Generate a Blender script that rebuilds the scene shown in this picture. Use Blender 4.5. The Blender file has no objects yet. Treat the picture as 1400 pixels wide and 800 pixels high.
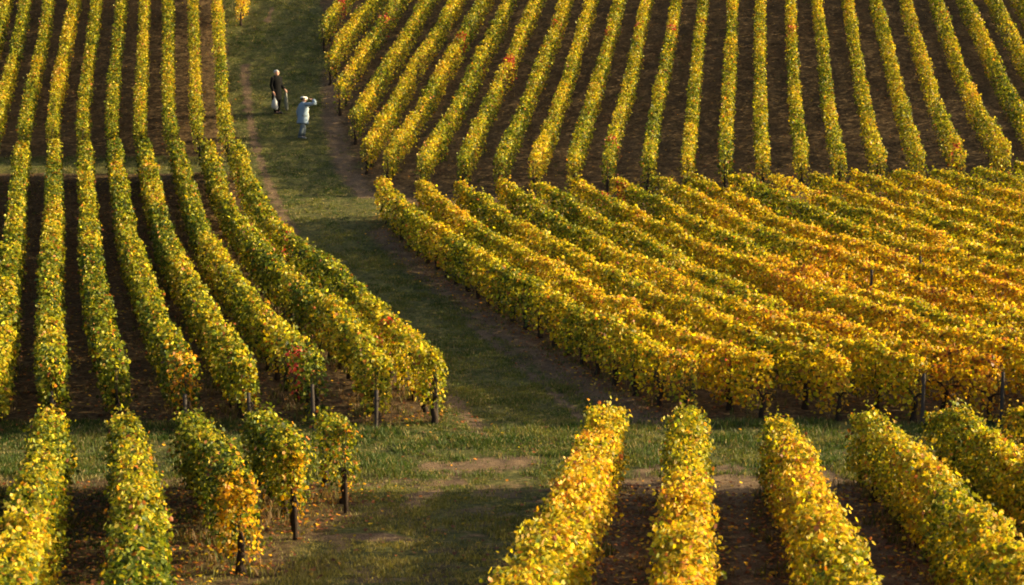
import bpy, math, random
import numpy as np
from mathutils import Vector

random.seed(7)
scene = bpy.context.scene
col = scene.collection
R = math.radians

# ------------------------------------------------------------------ camera, sky, sun, exposure
F_PX = 2400.0                      # focal length in photo pixels (photo 1400 x 800)
PITCH = math.atan(407.0 / F_PX)
CAM_H = 7.6
cam_d = bpy.data.cameras.new("camera")
cam = bpy.data.objects.new("camera", cam_d)
col.objects.link(cam)
cam.location = (0, 0, CAM_H)
cam.rotation_euler = (math.pi / 2 - PITCH, 0, 0)
cam_d.sensor_width = 36.0
cam_d.lens = F_PX * 36.0 / 1400.0
cam_d.dof.use_dof = True
cam_d.dof.focus_distance = 44.0
cam_d.dof.aperture_fstop = 3.6
cam_d.clip_start = 0.5
cam_d.clip_end = 3000
scene.camera = cam

SUN_EL, SUN_AZ = R(17.8), R(9)      # azimuth from +X towards +Y
sun_dir = Vector((math.cos(SUN_EL) * math.cos(SUN_AZ), math.cos(SUN_EL) * math.sin(SUN_AZ), math.sin(SUN_EL)))
world = bpy.data.worlds.new("World")
scene.world = world
world.use_nodes = True
wn = world.node_tree
wn.nodes.clear()
wo = wn.nodes.new("ShaderNodeOutputWorld")
wb = wn.nodes.new("ShaderNodeBackground")
ws = wn.nodes.new("ShaderNodeTexSky")
ws.sky_type = 'NISHITA'
ws.sun_disc = False
ws.sun_elevation = SUN_EL
ws.sun_rotation = math.pi / 2 - SUN_AZ
ws.air_density = 1.0
ws.dust_density = 5.0
ws.ozone_density = 0.3
wb.inputs[1].default_value = 0.098
wn.links.new(ws.outputs[0], wb.inputs[0])
wn.links.new(wb.outputs[0], wo.inputs[0])
sl = bpy.data.lights.new("sun", 'SUN')
sl.energy = 5.0
sl.angle = R(0.6)
sl.color = (1.0, 0.79, 0.44)
so = bpy.data.objects.new("sun", sl)
col.objects.link(so)
so.rotation_euler = sun_dir.to_track_quat('Z', 'Y').to_euler()
so.location = (40, 30, 60)
scene.view_settings.view_transform = 'Standard'
scene.view_settings.look = 'None'
scene.view_settings.exposure = 1.42
scene.view_settings.gamma = 1.0
scene.view_settings.use_curve_mapping = False
scene.cycles.filter_width = 1.9
scene.cycles.max_bounces = 8
scene.cycles.diffuse_bounces = 3
scene.cycles.transmission_bounces = 5
scene.cycles.transparent_max_bounces = 4

# ------------------------------------------------------------------ helpers
def hash2(ix, iy, seed):
    h = (ix.astype(np.int64) * 374761393 + iy.astype(np.int64) * 668265263 + seed * 974634777) & 0xFFFFFFFF
    h = ((h ^ (h >> 13)) * 1274126177) & 0xFFFFFFFF
    h = h ^ (h >> 16)
    return (h & 0xFFFFFF) / float(0xFFFFFF)

def noise2(x, y, seed=0):          # smooth value noise in -1..1
    x = np.asarray(x, float); y = np.asarray(y, float)
    x, y = np.broadcast_arrays(x, y)
    ix, iy = np.floor(x), np.floor(y)
    fx, fy = x - ix, y - iy
    fx = fx * fx * (3 - 2 * fx); fy = fy * fy * (3 - 2 * fy)
    a = hash2(ix, iy, seed); b = hash2(ix + 1, iy, seed)
    c = hash2(ix, iy + 1, seed); d = hash2(ix + 1, iy + 1, seed)
    return 2 * ((a * (1 - fx) + b * fx) * (1 - fy) + (c * (1 - fx) + d * fx) * fy) - 1

def fbm(x, y, seed=0, oct=3):
    s, a, f = 0, 1.0, 1.0
    for k in range(oct):
        s = s + a * noise2(x * f, y * f, seed + 17 * k)
        a *= 0.5; f *= 2.03
    return s / 1.75

# terrain profile: measured scale (px per metre) of the ground at each photo height
SY = np.array([-420, -200, -60, 38, 157, 220, 280, 353, 470, 588, 670, 800, 960, 1100, 1500, 2200], float)
SS = np.array([17.5, 23.5, 28, 31.5, 35.5, 38.5, 42.5, 48, 61.5, 77, 89, 116, 150, 182, 275, 440], float)
_y = np.linspace(-420, 2200, 2600)
_s = np.interp(_y, SY, SS)
_k = np.exp(-0.5 * (np.arange(-60, 61) / 22.0) ** 2); _k /= _k.sum()
_s = np.convolve(np.pad(_s, 60, mode='reflect', reflect_type='odd'), _k, mode='valid')
_D = F_PX / _s
_v = (_y - 400) / F_PX
_PY = _D * (math.cos(PITCH) - _v * math.sin(PITCH))
_PZ = CAM_H + _D * (-math.sin(PITCH) - _v * math.cos(PITCH))
_o = np.argsort(_PY)
_PY, _PZ = _PY[_o], _PZ[_o]

def gz(x, y):
    x = np.asarray(x, float); y = np.asarray(y, float)
    return np.interp(y, _PY, _PZ) + 0.05 * noise2(x / 5.0, y / 6.0, 3)

def at(px, py, h=0.0):
    """the point h metres above the ground that the photo shows at (px, py)"""
    D = np.linspace(6, 170, 6000)
    u, v = (px - 700) / F_PX, (py - 400) / F_PX
    X = D * u
    Y = D * (math.cos(PITCH) - v * math.sin(PITCH))
    Z = CAM_H + D * (-math.sin(PITCH) - v * math.cos(PITCH))
    e = Z - gz(X, Y) - h
    i = np.nonzero(e < 0)[0]
    i = i[0] if len(i) else len(D) - 1
    return np.array([X[i], Y[i]])

def ats(pts, h=0.0):
    return np.array([at(p[0], p[1], h) for p in pts])

def resample(P, step, smooth=4):
    d = np.r_[0, np.cumsum(np.hypot(*np.diff(P, axis=0).T))]
    n = max(3, int(d[-1] / step))
    s = np.linspace(0, d[-1], n)
    Q = np.c_[np.interp(s, d, P[:, 0]), np.interp(s, d, P[:, 1])]
    if smooth and n > 8:
        w = max(1, int(0.9 / step))
        k = np.exp(-0.5 * (np.arange(-2 * w, 2 * w + 1) / w) ** 2); k /= k.sum()
        Q = np.c_[[np.convolve(np.pad(Q[:, j], 2 * w, mode='reflect', reflect_type='odd'), k, mode='valid') for j in (0, 1)]].T
    return Q, d[-1]

def np_mesh(name, verts, faces_flat, sizes, colours=None, smooth=False):
    me = bpy.data.meshes.new(name)
    nv, nl, npoly = len(verts), len(faces_flat), len(sizes)
    me.vertices.add(nv)
    me.vertices.foreach_set("co", np.ascontiguousarray(verts, np.float32).ravel())
    me.loops.add(nl)
    me.loops.foreach_set("vertex_index", np.ascontiguousarray(faces_flat, np.int32))
    me.polygons.add(npoly)
    st = np.r_[0, np.cumsum(sizes)[:-1]].astype(np.int32)
    me.polygons.foreach_set("loop_start", st)
    me.polygons.foreach_set("use_smooth", np.full(npoly, smooth, bool))
    me.update(calc_edges=True)
    if colours is not None:
        at_ = me.attributes.new("tint", 'FLOAT_COLOR', 'POINT')
        c = np.ones((nv, 4), np.float32); c[:, :colours.shape[1]] = colours
        at_.data.foreach_set("color", c.ravel())
    return me

def link(name, me, mat=None, parent=None, loc=(0, 0, 0)):
    o = bpy.data.objects.new(name, me)
    col.objects.link(o)
    if mat is not None and me is not None and len(me.materials) == 0:
        me.materials.append(mat)
    o.location = loc
    if parent: o.parent = parent
    return o

def tag(o, label=None, cat=None, group=None, kind=None):
    if label: o["label"] = label
    if cat: o["category"] = cat
    if group: o["group"] = group
    if kind: o["kind"] = kind
    return o

def empty(name, loc, rz=0.0):
    o = bpy.data.objects.new(name, None)
    col.objects.link(o)
    o.location = loc
    o.rotation_euler = (0, 0, rz)
    o.empty_display_size = 0.3
    return o

def new_mat(name):
    m = bpy.data.materials.new(name)
    m.use_nodes = True
    nt = m.node_tree
    nt.nodes.clear()
    out = nt.nodes.new("ShaderNodeOutputMaterial")
    return m, nt, out

def simple_mat(name, colour, rough=0.8, scale=30.0, var=0.35, bump=0.3):
    m, nt, out = new_mat(name)
    N = nt.nodes.new
    b = N("ShaderNodeBsdfPrincipled"); b.inputs["Roughness"].default_value = rough; b.inputs["Specular IOR Level"].default_value = 0.5 if rough < 0.7 else 0.12
    tc = N("ShaderNodeTexCoord")
    nz = N("ShaderNodeTexNoise"); nz.inputs["Scale"].default_value = scale; nz.inputs["Detail"].default_value = 5
    mr = N("ShaderNodeMapRange"); mr.inputs[3].default_value = 1 - var; mr.inputs[4].default_value = 1 + var
    mx = N("ShaderNodeMix"); mx.data_type = 'RGBA'; mx.blend_type = 'MULTIPLY'; mx.inputs[0].default_value = 1
    mx.inputs[6].default_value = (*colour, 1)
    bp = N("ShaderNodeBump"); bp.inputs["Strength"].default_value = bump; bp.inputs["Distance"].default_value = 0.01
    L = nt.links.new
    L(tc.outputs["Object"], nz.inputs["Vector"]); L(nz.outputs[0], mr.inputs[0]); L(mr.outputs[0], mx.inputs[7])
    L(mx.outputs[2], b.inputs["Base Color"]); L(nz.outputs[0], bp.inputs["Height"]); L(bp.outputs[0], b.inputs["Normal"])
    L(b.outputs[0], out.inputs[0])
    return m

def leaf_mat(name, rough, trans, spec=0.4, gain=1.15):
    m, nt, out = new_mat(name)
    N = nt.nodes.new; L = nt.links.new
    a = N("ShaderNodeAttribute"); a.attribute_name = "tint"
    geo = N("ShaderNodeNewGeometry")
    b = N("ShaderNodeBsdfPrincipled"); b.inputs["Roughness"].default_value = rough
    b.inputs["Specular IOR Level"].default_value = spec
    # undersides of leaves are a little paler and duller
    hs = N("ShaderNodeHueSaturation"); hs.inputs["Saturation"].default_value = 0.85; hs.inputs["Value"].default_value = 1.05
    mc = N("ShaderNodeMix"); mc.data_type = 'RGBA'
    L(geo.outputs["Backfacing"], mc.inputs[0]); L(a.outputs["Color"], mc.inputs[6]); L(a.outputs["Color"], hs.inputs["Color"]); L(hs.outputs[0], mc.inputs[7])
    L(mc.outputs[2], b.inputs["Base Color"])
    t = N("ShaderNodeBsdfTranslucent")
    g = N("ShaderNodeMix"); g.data_type = 'RGBA'; g.blend_type = 'MULTIPLY'; g.inputs[0].default_value = 1
    g.inputs[7].default_value = (gain, gain * 0.97, gain * 0.6, 1)
    L(a.outputs["Color"], g.inputs[6]); L(g.outputs[2], t.inputs["Color"])
    ms = N("ShaderNodeMixShader"); ms.inputs[0].default_value = trans
    L(b.outputs[0], ms.inputs[1]); L(t.outputs[0], ms.inputs[2]); L(ms.outputs[0], out.inputs[0])
    return m

M_LEAF = leaf_mat("vine_leaf", 0.5, 0.40, 0.2, 1.25)
M_GRASS = leaf_mat("grass_blade", 0.6, 0.35, 0.25)
M_LITTER = leaf_mat("dry_leaf", 0.7, 0.15, 0.2)
M_BARK = simple_mat("vine_bark", (0.035, 0.024, 0.017), 0.9, 40, 0.5, 0.8)
M_POST = simple_mat("weathered_post", (0.060, 0.050, 0.043), 0.9, 25, 0.45, 0.6)

# ------------------------------------------------------------------ ground
def poly_mask(X, Y, P):
    inside = np.zeros(X.shape, bool)
    n = len(P)
    for i in range(n):
        x1, y1 = P[i]; x2, y2 = P[(i + 1) % n]
        if y1 == y2: continue
        c = ((y1 > Y) != (y2 > Y)) & (X < (x2 - x1) * (Y - y1) / (y2 - y1) + x1)
        inside ^= c
    return inside

def line_dist(X, Y, P):
    d = np.full(X.shape, 1e9)
    for (x1, y1), (x2, y2) in zip(P[:-1], P[1:]):
        L2 = (x2 - x1) ** 2 + (y2 - y1) ** 2 + 1e-9
        t = np.clip(((X - x1) * (x2 - x1) + (Y - y1) * (y2 - y1)) / L2, 0, 1)
        d = np.minimum(d, np.hypot(X - x1 - t * (x2 - x1), Y - y1 - t * (y2 - y1)))
    return d

def poly_soft(X, Y, P, soft, seed):
    """1 inside, 0 outside, with an uneven soft edge"""
    d = line_dist(X, Y, list(P) + [P[0]])
    sd = np.where(poly_mask(X, Y, P), d, -d) + 0.22 * fbm(X / 0.7, Y / 0.7, seed)
    return np.clip(0.5 + sd / soft, 0, 1)

PATH_L = [(298, -80), (306, 0), (309, 60), (315, 120), (322, 180), (342, 230), (368, 280), (398, 320), (438, 360), (478, 400), (515, 440), (548, 480), (580, 520), (602, 560), (612, 592)]
PATH_R = [(452, -80), (438, 0), (440, 60), (452, 110), (465, 160), (480, 200), (500, 250), (540, 290), (545, 310), (586, 350), (637, 388), (690, 425), (751, 468), (818, 518), (880, 560), (930, 592)]
TRACK = ats(PATH_L + PATH_R[::-1])
yn, yf = at(700, 657)[1], at(700, 578)[1]
CROSS = np.array([(-60, yn), (60, yn), (60, yf), (-60, yf)])
HEADLAND = ats([(395, 650), (520, 640), (830, 640), (770, 700), (640, 840), (520, 1050), (200, 1050), (330, 815), (410, 742), (490, 705)])
yg0, yg1 = at(150, 238)[1], at(150, 214)[1]
GAP = np.array([(-60, yg0), (at(352, 230)[0], yg0), (at(345, 215)[0], yg1), (-60, yg1)])
DIRT = [(ats([(334, 90), (340, 150), (352, 210), (372, 262), (396, 312), (410, 335)]), 0.24),
        (ats([(525, 318), (580, 368), (650, 418), (720, 470), (790, 522), (880, 575)]), 0.72),
        (ats([(452, 100), (455, 170), (470, 225), (500, 268)]), 0.55),
        (ats([(600, 520), (640, 570), (665, 600)]), 0.25),
        (ats([(640, 440), (700, 490), (760, 540), (800, 575)]), 0.18),
        (ats([(372, 10), (366, 30)]), 0.12)]
for k_ in range(4):        # lighter brown soil in the near right alleys, their sunlit middle strip painted in
    mids = [[(893, 640), (850, 720), (830, 800), (810, 950)], [(995, 640), (1015, 720), (1030, 800), (1050, 950)], [(1130, 640), (1180, 720), (1240, 800), (1320, 920)], [(1245, 640), (1330, 700), (1430, 780)]][k_]
    DIRT.append((ats(mids), 0.34))
PALE = [(ats([(600, 640), (720, 632)]), 0.55), (ats([(840, 660), (915, 660)]), 0.35), (ats([(965, 655), (1030, 655)]), 0.35), (ats([(440, 735), (530, 735)]), 0.3), (ats([(560, 690), (620, 660)]), 0.2)]
WEEDY = ats([(-300, 655), (480, 655), (480, 700), (300, 830), (250, 1100), (-500, 1100)])

def zones(X, Y):
    tr = poly_soft(X, Y, TRACK, 0.5, 11)
    cr = poly_soft(X, Y, CROSS, 0.5, 12)
    hd = poly_soft(X, Y, HEADLAND, 0.7, 13)
    gp = poly_soft(X, Y, GAP, 0.4, 14)
    we = poly_soft(X, Y, WEEDY, 0.8, 15)
    grass = np.maximum.reduce([tr, cr * 0.95, hd * 0.8, gp * 0.75, we * 0.35])
    dirt = np.zeros(X.shape)
    for P, w in DIRT:
        d = line_dist(X, Y, P)
        dirt = np.maximum(dirt, np.clip(1.2 - (d + 0.16 * fbm(X / 0.4, Y / 0.4, 21)) / w, 0, 1) * 0.9)
    for P, w in PALE:
        d = line_dist(X, Y, P)
        dirt = np.maximum(dirt, 0.92 * np.clip(1.15 - (d + 0.35 * fbm(X / 0.45, Y / 0.45, 22)) / w, 0, 1))
    n = fbm(X / 1.1, Y / 1.1, 31)
    patch = np.clip(0.5 + 0.9 * fbm(X / 0.55, Y / 0.55, 33) + 0.3 * n, 0, 1)
    grass = np.clip(grass * (1 - 0.9 * dirt), 0, 1)
    hdp = hd * np.clip(0.55 + 1.1 * fbm(X / 0.45, Y / 0.35, 35), 0, 1)
    dirt = np.maximum(dirt, 0.8 * hd * (1 - np.clip(hdp + 0.25, 0, 1)))
    grass = grass * (1 - 0.6 * hd * (1 - np.clip(hdp + 0.2, 0, 1)))
    return grass, dirt, patch

def spaced(a, b, step):
    return list(np.arange(a, b, step))

xs = spaced(-27, 27, 0.125)
e = 0.15; x = 27.0
while x < 700:
    xs.append(x); xs.insert(0, -x - 0.125 + 0.125); e *= 1.12; x += e
xs = np.unique(np.round(np.array(xs), 4))
ys = []
y = 4.0
while y < 100:
    ys.append(y); y += 0.08 if y < 35 else 0.12 if y < 60 else 0.16
e = 0.2
while y < 900:
    ys.append(y); e *= 1.12; y += e
ys = np.array(ys)
GX, GY = np.meshgrid(xs, ys)
g, d, p = zones(GX, GY)
rel = (0.035 * fbm(GX / 0.35, GY / 0.35, 41) + 0.02 * noise2(GX / 0.14, GY / 0.14, 43)) * (1 - 0.55 * g) * (np.abs(GX) < 27)
GZ = gz(GX, GY) + rel
nx, ny = len(xs), len(ys)
verts = np.c_[GX.ravel(), GY.ravel(), GZ.ravel()]
idx = np.arange(nx * ny).reshape(ny, nx)
quads = np.stack([idx[:-1, :-1], idx[:-1, 1:], idx[1:, 1:], idx[1:, :-1]], -1).reshape(-1, 4)
cx = verts[quads].mean(1)
on_track = poly_mask(cx[:, 0], cx[:, 1], TRACK)
on_cross = poly_mask(cx[:, 0], cx[:, 1], CROSS) & ~on_track
tint = np.c_[g.ravel(), d.ravel(), p.ravel()]

def ground_mat():
    m, nt, out = new_mat("ground")
    N = nt.nodes.new; L = nt.links.new
    a = N("ShaderNodeAttribute"); a.attribute_name = "tint"
    sep = N("ShaderNodeSeparateColor"); L(a.outputs["Color"], sep.inputs[0])
    geo = N("ShaderNodeNewGeometry")
    def noise(scale, detail=6, rough=0.6):
        n = N("ShaderNodeTexNoise"); n.inputs["Scale"].default_value = scale; n.inputs["Detail"].default_value = detail
        n.inputs["Roughness"].default_value = rough
        L(geo.outputs["Position"], n.inputs["Vector"]); return n
    def ramp(src, stops):
        r = N("ShaderNodeValToRGB")
        els = r.color_ramp.elements
        els[0].position, els[0].color = stops[0][0], (*stops[0][1], 1)
        els[1].position, els[1].color = stops[-1][0], (*stops[-1][1], 1)
        for ps, c in stops[1:-1]:
            k = els.new(ps); k.color = (*c, 1)
        L(src, r.inputs[0]); return r
    def mix(f, a_, b_):
        x_ = N("ShaderNodeMix"); x_.data_type = 'RGBA'
        L(f, x_.inputs[0]); L(a_, x_.inputs[6]); L(b_, x_.inputs[7]); return x_.outputs[2]
    n1, n2, n3 = noise(9), noise(38), noise(2.2)
    n4 = noise(1.1, 4)
    soil = ramp(n1.outputs[0], [(0.3, (0.040, 0.024, 0.010)), (0.5, (0.086, 0.054, 0.024)), (0.68, (0.17, 0.112, 0.052))])
    dirt = ramp(n2.outputs[0], [(0.3, (0.080, 0.050, 0.027)), (0.55, (0.150, 0.100, 0.057)), (0.72, (0.25, 0.175, 0.105))])
    gr = ramp(n1.outputs[0], [(0.3, (0.036, 0.042, 0.011)), (0.5, (0.075, 0.078, 0.019)), (0.7, (0.17, 0.135, 0.048))])
    # ragged edge between grass and soil
    def edge(src, nz, lo, hi):
        ad = N("ShaderNodeMath"); ad.operation = 'ADD'; L(src, ad.inputs[0])
        ml = N("ShaderNodeMath"); ml.operation = 'MULTIPLY_ADD'; L(nz, ml.inputs[0]); ml.inputs[1].default_value = 0.9; ml.inputs[2].default_value = -0.45
        L(ml.outputs[0], ad.inputs[1])
        mr = N("ShaderNodeMapRange"); L(ad.outputs[0], mr.inputs[0]); mr.inputs[1].default_value = lo; mr.inputs[2].default_value = hi
        return mr.outputs[0]
    c = mix(edge(sep.outputs[0], n2.outputs[0], 0.3, 0.6), soil.outputs[0], gr.outputs[0])
    c = mix(edge(sep.outputs[1], n1.outputs[0], 0.25, 0.75), c, dirt.outputs[0])
    var = N("ShaderNodeMapRange"); L(n3.outputs[0], var.inputs[0]); var.inputs[1].default_value = 0.3; var.inputs[2].default_value = 0.7
    var.inputs[3].default_value = 0.62; var.inputs[4].default_value = 1.38
    mm = N("ShaderNodeMix"); mm.data_type = 'RGBA'; mm.blend_type = 'MULTIPLY'; mm.inputs[0].default_value = 1
    L(c, mm.inputs[6]); L(var.outputs[0], mm.inputs[7])
    b = N("ShaderNodeBsdfPrincipled"); b.inputs["Roughness"].default_value = 0.95; b.inputs["Specular IOR Level"].default_value = 0.15
    L(mm.outputs[2], b.inputs["Base Color"])
    bp = N("ShaderNodeBump"); bp.inputs["Strength"].default_value = 1.0; bp.inputs["Distance"].default_value = 0.05
    L(n2.outputs[0], bp.inputs["Height"]); L(bp.outputs[0], b.inputs["Normal"])
    L(b.outputs[0], out.inputs[0])
    return m
M_GROUND = ground_mat()

def ground_piece(name, sel):
    q = quads[sel]
    used, inv = np.unique(q, return_inverse=True)
    me = np_mesh(name, verts[used], inv.ravel(), np.full(len(q), 4), tint[used], True)
    o = link(name, me, M_GROUND)
    o["kind"] = 'structure'
    return o
ground_piece("ground", ~on_track & ~on_cross)
ground_piece("grass_track", on_track)
ground_piece("field_path", on_cross)

# ------------------------------------------------------------------ leaves
PAL_T = np.array([0.0, 0.22, 0.42, 0.58, 0.72, 0.84, 0.93, 1.0])
PAL_C = np.array([(0.024, 0.042, 0.004), (0.075, 0.110, 0.006), (0.27, 0.268, 0.009), (0.52, 0.37, 0.009),
                  (0.62, 0.38, 0.007), (0.60, 0.26, 0.010), (0.34, 0.10, 0.02), (0.14, 0.055, 0.025)])
def palette(t):
    t = np.clip(t, 0, 1)
    return np.c_[[np.interp(t, PAL_T, PAL_C[:, k]) for k in range(3)]].T

LOBED8 = np.array([(0, 0.0), (0.40, -0.04), (0.33, 0.27), (0.54, 0.50), (0.0, 1.0), (-0.54, 0.50), (-0.33, 0.27), (-0.40, -0.04)])
LOBED = np.array([(0, 0.0), (0.22, -0.10), (0.42, 0.10), (0.34, 0.26), (0.55, 0.50), (0.28, 0.56), (0.0, 1.0),
                  (-0.28, 0.56), (-0.55, 0.50), (-0.34, 0.26), (-0.42, 0.10), (-0.22, -0.10)])
KITE = np.array([(0, 0.0), (0.46, 0.35), (0.0, 1.0), (-0.46, 0.35)])
MIDLEAF = np.array([(0, 0.0), (0.42, 0.02), (0.50, 0.50), (0.0, 1.0), (-0.50, 0.50), (-0.42, 0.02)])

def build_leaves(pos, nrm, tip, size, tintv, shape, rng, fold=0.25):
    """pos, nrm, tip: (n,3); every leaf a small folded blade hanging from pos"""
    n = len(pos)
    nrm = nrm / np.linalg.norm(nrm, axis=1, keepdims=True)
    tip = tip - (tip * nrm).sum(1, keepdims=True) * nrm
    tip /= np.linalg.norm(tip, axis=1, keepdims=True) + 1e-9
    side = np.cross(tip, nrm)
    k = len(shape)
    fo = rng.normal(fold, 0.15, (n, 1)); cu = rng.normal(0.15, 0.12, (n, 1))
    sx = shape[None, :, 0]; sy = shape[None, :, 1] - 0.4
    sz = -fo * np.abs(sx) - cu * sy ** 2
    V = pos[:, None, :] + size[:, None, None] * (sx[..., None] * side[:, None, :] + sy[..., None] * tip[:, None, :] + sz[..., None] * nrm[:, None, :])
    base = (np.arange(n) * k)[:, None]
    h = k // 2
    right = np.arange(0, h + 1)                      # base .. tip on one side
    left = np.r_[np.arange(h, k), 0]
    F = np.concatenate([base + right[None], base + left[None]], 1)
    sizes = np.tile([len(right), len(left)], n)
    C = np.repeat(tintv, k, axis=0)
    return V.reshape(-1, 3), F.ravel(), sizes, C

def rand_dir(n, rng):
    v = rng.normal(size=(n, 3))
    return v / np.linalg.norm(v, axis=1, keepdims=True)

SPOTS = []        # (x, y world, radius, palette position, chance): single vines that turned colour
def spot(px, py, h, r, t, chance=0.75, red=False):
    q = at(px, py, h); SPOTS.append((q[0], q[1], r, t, chance, red))
for a_ in [(697, 85, 1.0, 0.45, 0.9, .85, True), (630, 55, 1.0, .3, .9, .7, True), (527, 28, 1.0, .3, .9, .6, True), (472, 4, 1.0, .4, .9, .8, True),
           (838, 197, 1.0, .3, .9, .6, True), (919, 44, 1.0, .3, .9, .5, True), (960, 36, 1.0, .3, .9, .5, True), (826, 48, 1.0, .3, .9, .5, True),
           (872, 38, 1., .3, .9, .5, True), (759, 34, 1., .3, .9, .5, True), (1081, 44, 1., .4, .9, .6, True), (1303, 207, 1., .35, .9, .5, True), (527, 238, 1.0, .35, .86, .7, True),
           (845, 262, 0.9, .3, .95, .6, True), (1008, 492, 0.85, .28, .9, .7, True), (825, 272, 1.0, .25, .95, .6, True), (400, 500, 0.9, .35, .9, .6, True),
           (530, 452, 1.0, .25, .95, .6, True), (455, 405, 1., .3, .93, .5, True), (395, 335, 1., .3, .93, .4, True),
           (255, 512, 0.9, .5, .82, .7, False), (942, 505, .8, .5, .80, .85, False), (486, 640, .7, .85, .85, .85, False), (325, 725, .6, .6, .76, .8, False),
           (412, 680, .55, .5, .75, .75, False), (75, 100, 1., .35, .8, .5, False), (66, 312, 1., .4, .84, .6, False), (158, 232, 1., .4, .83, .5, False),
           (210, 235, 1., .4, .82, .5, False), (1065, 640, .9, .4, .9, .5, False), (800, 620, .95, .9, .78, .6, False), (1355, 235, 1., .4, .84, .5, False),
           (1385, 312, 1., .6, .82, .4, False), (1150, 385, 1.1, 1.3, .80, .4, False), (1080, 360, 1.1, 1.0, .80, .4, False), (1290, 345, 1.1, .6, .8, .4, False)]:
    spot(*a_)

def vine_foliage(name, P, length, t0, dens, size, shape, seed, hi=1.22, lo=0.27, wid=0.25, loose=1.0, tgrad=None, ends=(True, True)):
    """leaves of one trellised vine row along ground line P"""
    rng = np.random.default_rng(seed)
    n = int(length * dens)
    npt = len(P)
    T = np.gradient(P, axis=0); T /= np.linalg.norm(T, axis=1, keepdims=True)
    s = rng.uniform(0, 1, n)
    fi = s * (npt - 1)
    ar = np.arange(npt)
    px, py = np.interp(fi, ar, P[:, 0]), np.interp(fi, ar, P[:, 1])
    tx, ty = np.interp(fi, ar, T[:, 0]), np.interp(fi, ar, T[:, 1])
    along = s * length
    # each vine is its own bulge along the row, about one metre apart
    ph = along + 0.25 * noise2(along * 0.7, seed, 5)
    bulge = np.cos(2 * np.pi * ph)
    H = hi + 0.05 * (2 * hash2(np.floor(ph), np.full(n, seed), 5) - 1) + 0.06 * noise2(along * 0.9, seed, 6) + 0.06 * noise2(along * 3.1, seed, 7) + 0.015 * bulge
    Wd = wid * (1 + 0.16 * noise2(along * 1.3, seed, 8) + 0.12 * noise2(along * 4.0, seed, 9) + 0.04 * bulge)
    Lo = lo + 0.10 * noise2(along * 1.7, seed, 10) - 0.03 * bulge
    # thin patches
    keep = rng.uniform(size=n) < 1.0 - 0.6 * np.clip(noise2(along * 0.8, seed, 44) - 0.42, 0, 1) * 2
    kind = rng.uniform(size=n)
    top = kind < 0.30
    inner = kind > 0.90
    sgn = np.where(rng.uniform(size=n) < 0.5, -1.0, 1.0)
    v = rng.beta(1.2, 0.95, n)
    prof = np.interp(v, [0, 0.25, 0.6, 0.9, 1.0], [0.75, 1.0, 1.0, 0.95, 0.8])
    dep = np.abs(rng.normal(0, 0.10, n))
    off = sgn * (Wd * prof - dep + rng.normal(0, 0.03 * loose, n))
    lump = 0.06 * loose * noise2(along * 5.5 + 40 * (sgn > 0), v * 4.5, seed + 3)
    off += sgn * lump
    z = Lo + v * (H - Lo)
    u = rng.uniform(-1, 1, n)
    off = np.where(top, u * Wd * 0.85, off)
    z = np.where(top, H - np.abs(rng.normal(0, 0.07, n)) - 0.06 * u ** 2 + 0.05 * loose * noise2(along * 5, u * 2, seed + 4), z)
    off = np.where(inner, rng.uniform(-1, 1, n) * Wd * 0.6, off)
    # loose shoots above the trimmed top and hanging below
    shoot = (rng.uniform(size=n) < 0.05 * loose) & top
    z = z + np.where(shoot, rng.uniform(0.0, 0.20, n), 0)
    hang = (rng.uniform(size=n) < 0.05) & ~top & (v < 0.4)
    z = z - np.where(hang, rng.uniform(0, 0.18, n), 0)
    nx_, ny_ = -ty, tx
    X = px + nx_ * off; Y = py + ny_ * off
    Zg = gz(X, Y)
    # rounded row ends
    dd = np.minimum(along if ends[0] else 9, (length - along) if ends[1] else 9)
    dd = np.broadcast_to(dd, (n,))
    shrink = np.clip(dd / 0.30, 0, 1) ** 0.5
    z = np.where(dd < 0.3, Lo + (z - Lo) * (0.92 + 0.08 * shrink) - 0.10 * (1 - shrink) * (v < 0.4), z)
    X = px + nx_ * off * (0.75 + 0.25 * shrink); Y = py + ny_ * off * (0.75 + 0.25 * shrink)
    pos = np.c_[X, Y, Zg + z]
    out = np.c_[nx_ * np.sign(off), ny_ * np.sign(off), np.zeros(n)]
    up = np.array([0, 0, 1.0])
    nrm = np.where(top[:, None], up * 0.9 + 0.4 * out * np.abs(u)[:, None], out * 0.8 + 0.45 * up) + 0.95 * rand_dir(n, rng)
    tip = out * 0.55 - 0.8 * up + 0.7 * rand_dir(n, rng)
    t = t0 + 0.14 * noise2(along * 0.4, seed, 51) + 0.075 * noise2(along * 1.6, seed, 52) + rng.normal(0, 0.145, n)
    if tgrad is not None: t = t + tgrad(X, Y)
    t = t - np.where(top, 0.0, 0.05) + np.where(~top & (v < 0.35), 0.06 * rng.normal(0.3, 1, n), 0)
    brown = rng.uniform(size=n) < 0.05
    t = np.where(brown, rng.uniform(0.82, 1.0, n), t)
    red = np.zeros(n, bool)
    for (qx, qy, r, tt, ch, isred) in SPOTS:
        m = (np.hypot(X - qx, Y - qy) < r * rng.uniform(0.6, 1.15, n)) & (rng.uniform(size=n) < ch)
        t = np.where(m, rng.normal(tt, 0.06, n), t)
        if isred: red |= m
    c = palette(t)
    c = np.where(red[:, None], np.array([0.42, 0.045, 0.028]) * rng.uniform(0.5, 1.3, (n, 1)), c)
    c *= rng.lognormal(-0.03, 0.36, (n, 1))
    c = np.clip(c, 0, 0.75)
    sz = size * np.clip(rng.normal(1.0, 0.22, n), 0.5, 1.6)
    k = keep
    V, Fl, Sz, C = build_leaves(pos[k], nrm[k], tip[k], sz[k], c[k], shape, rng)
    return V, Fl, Sz, C

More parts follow.
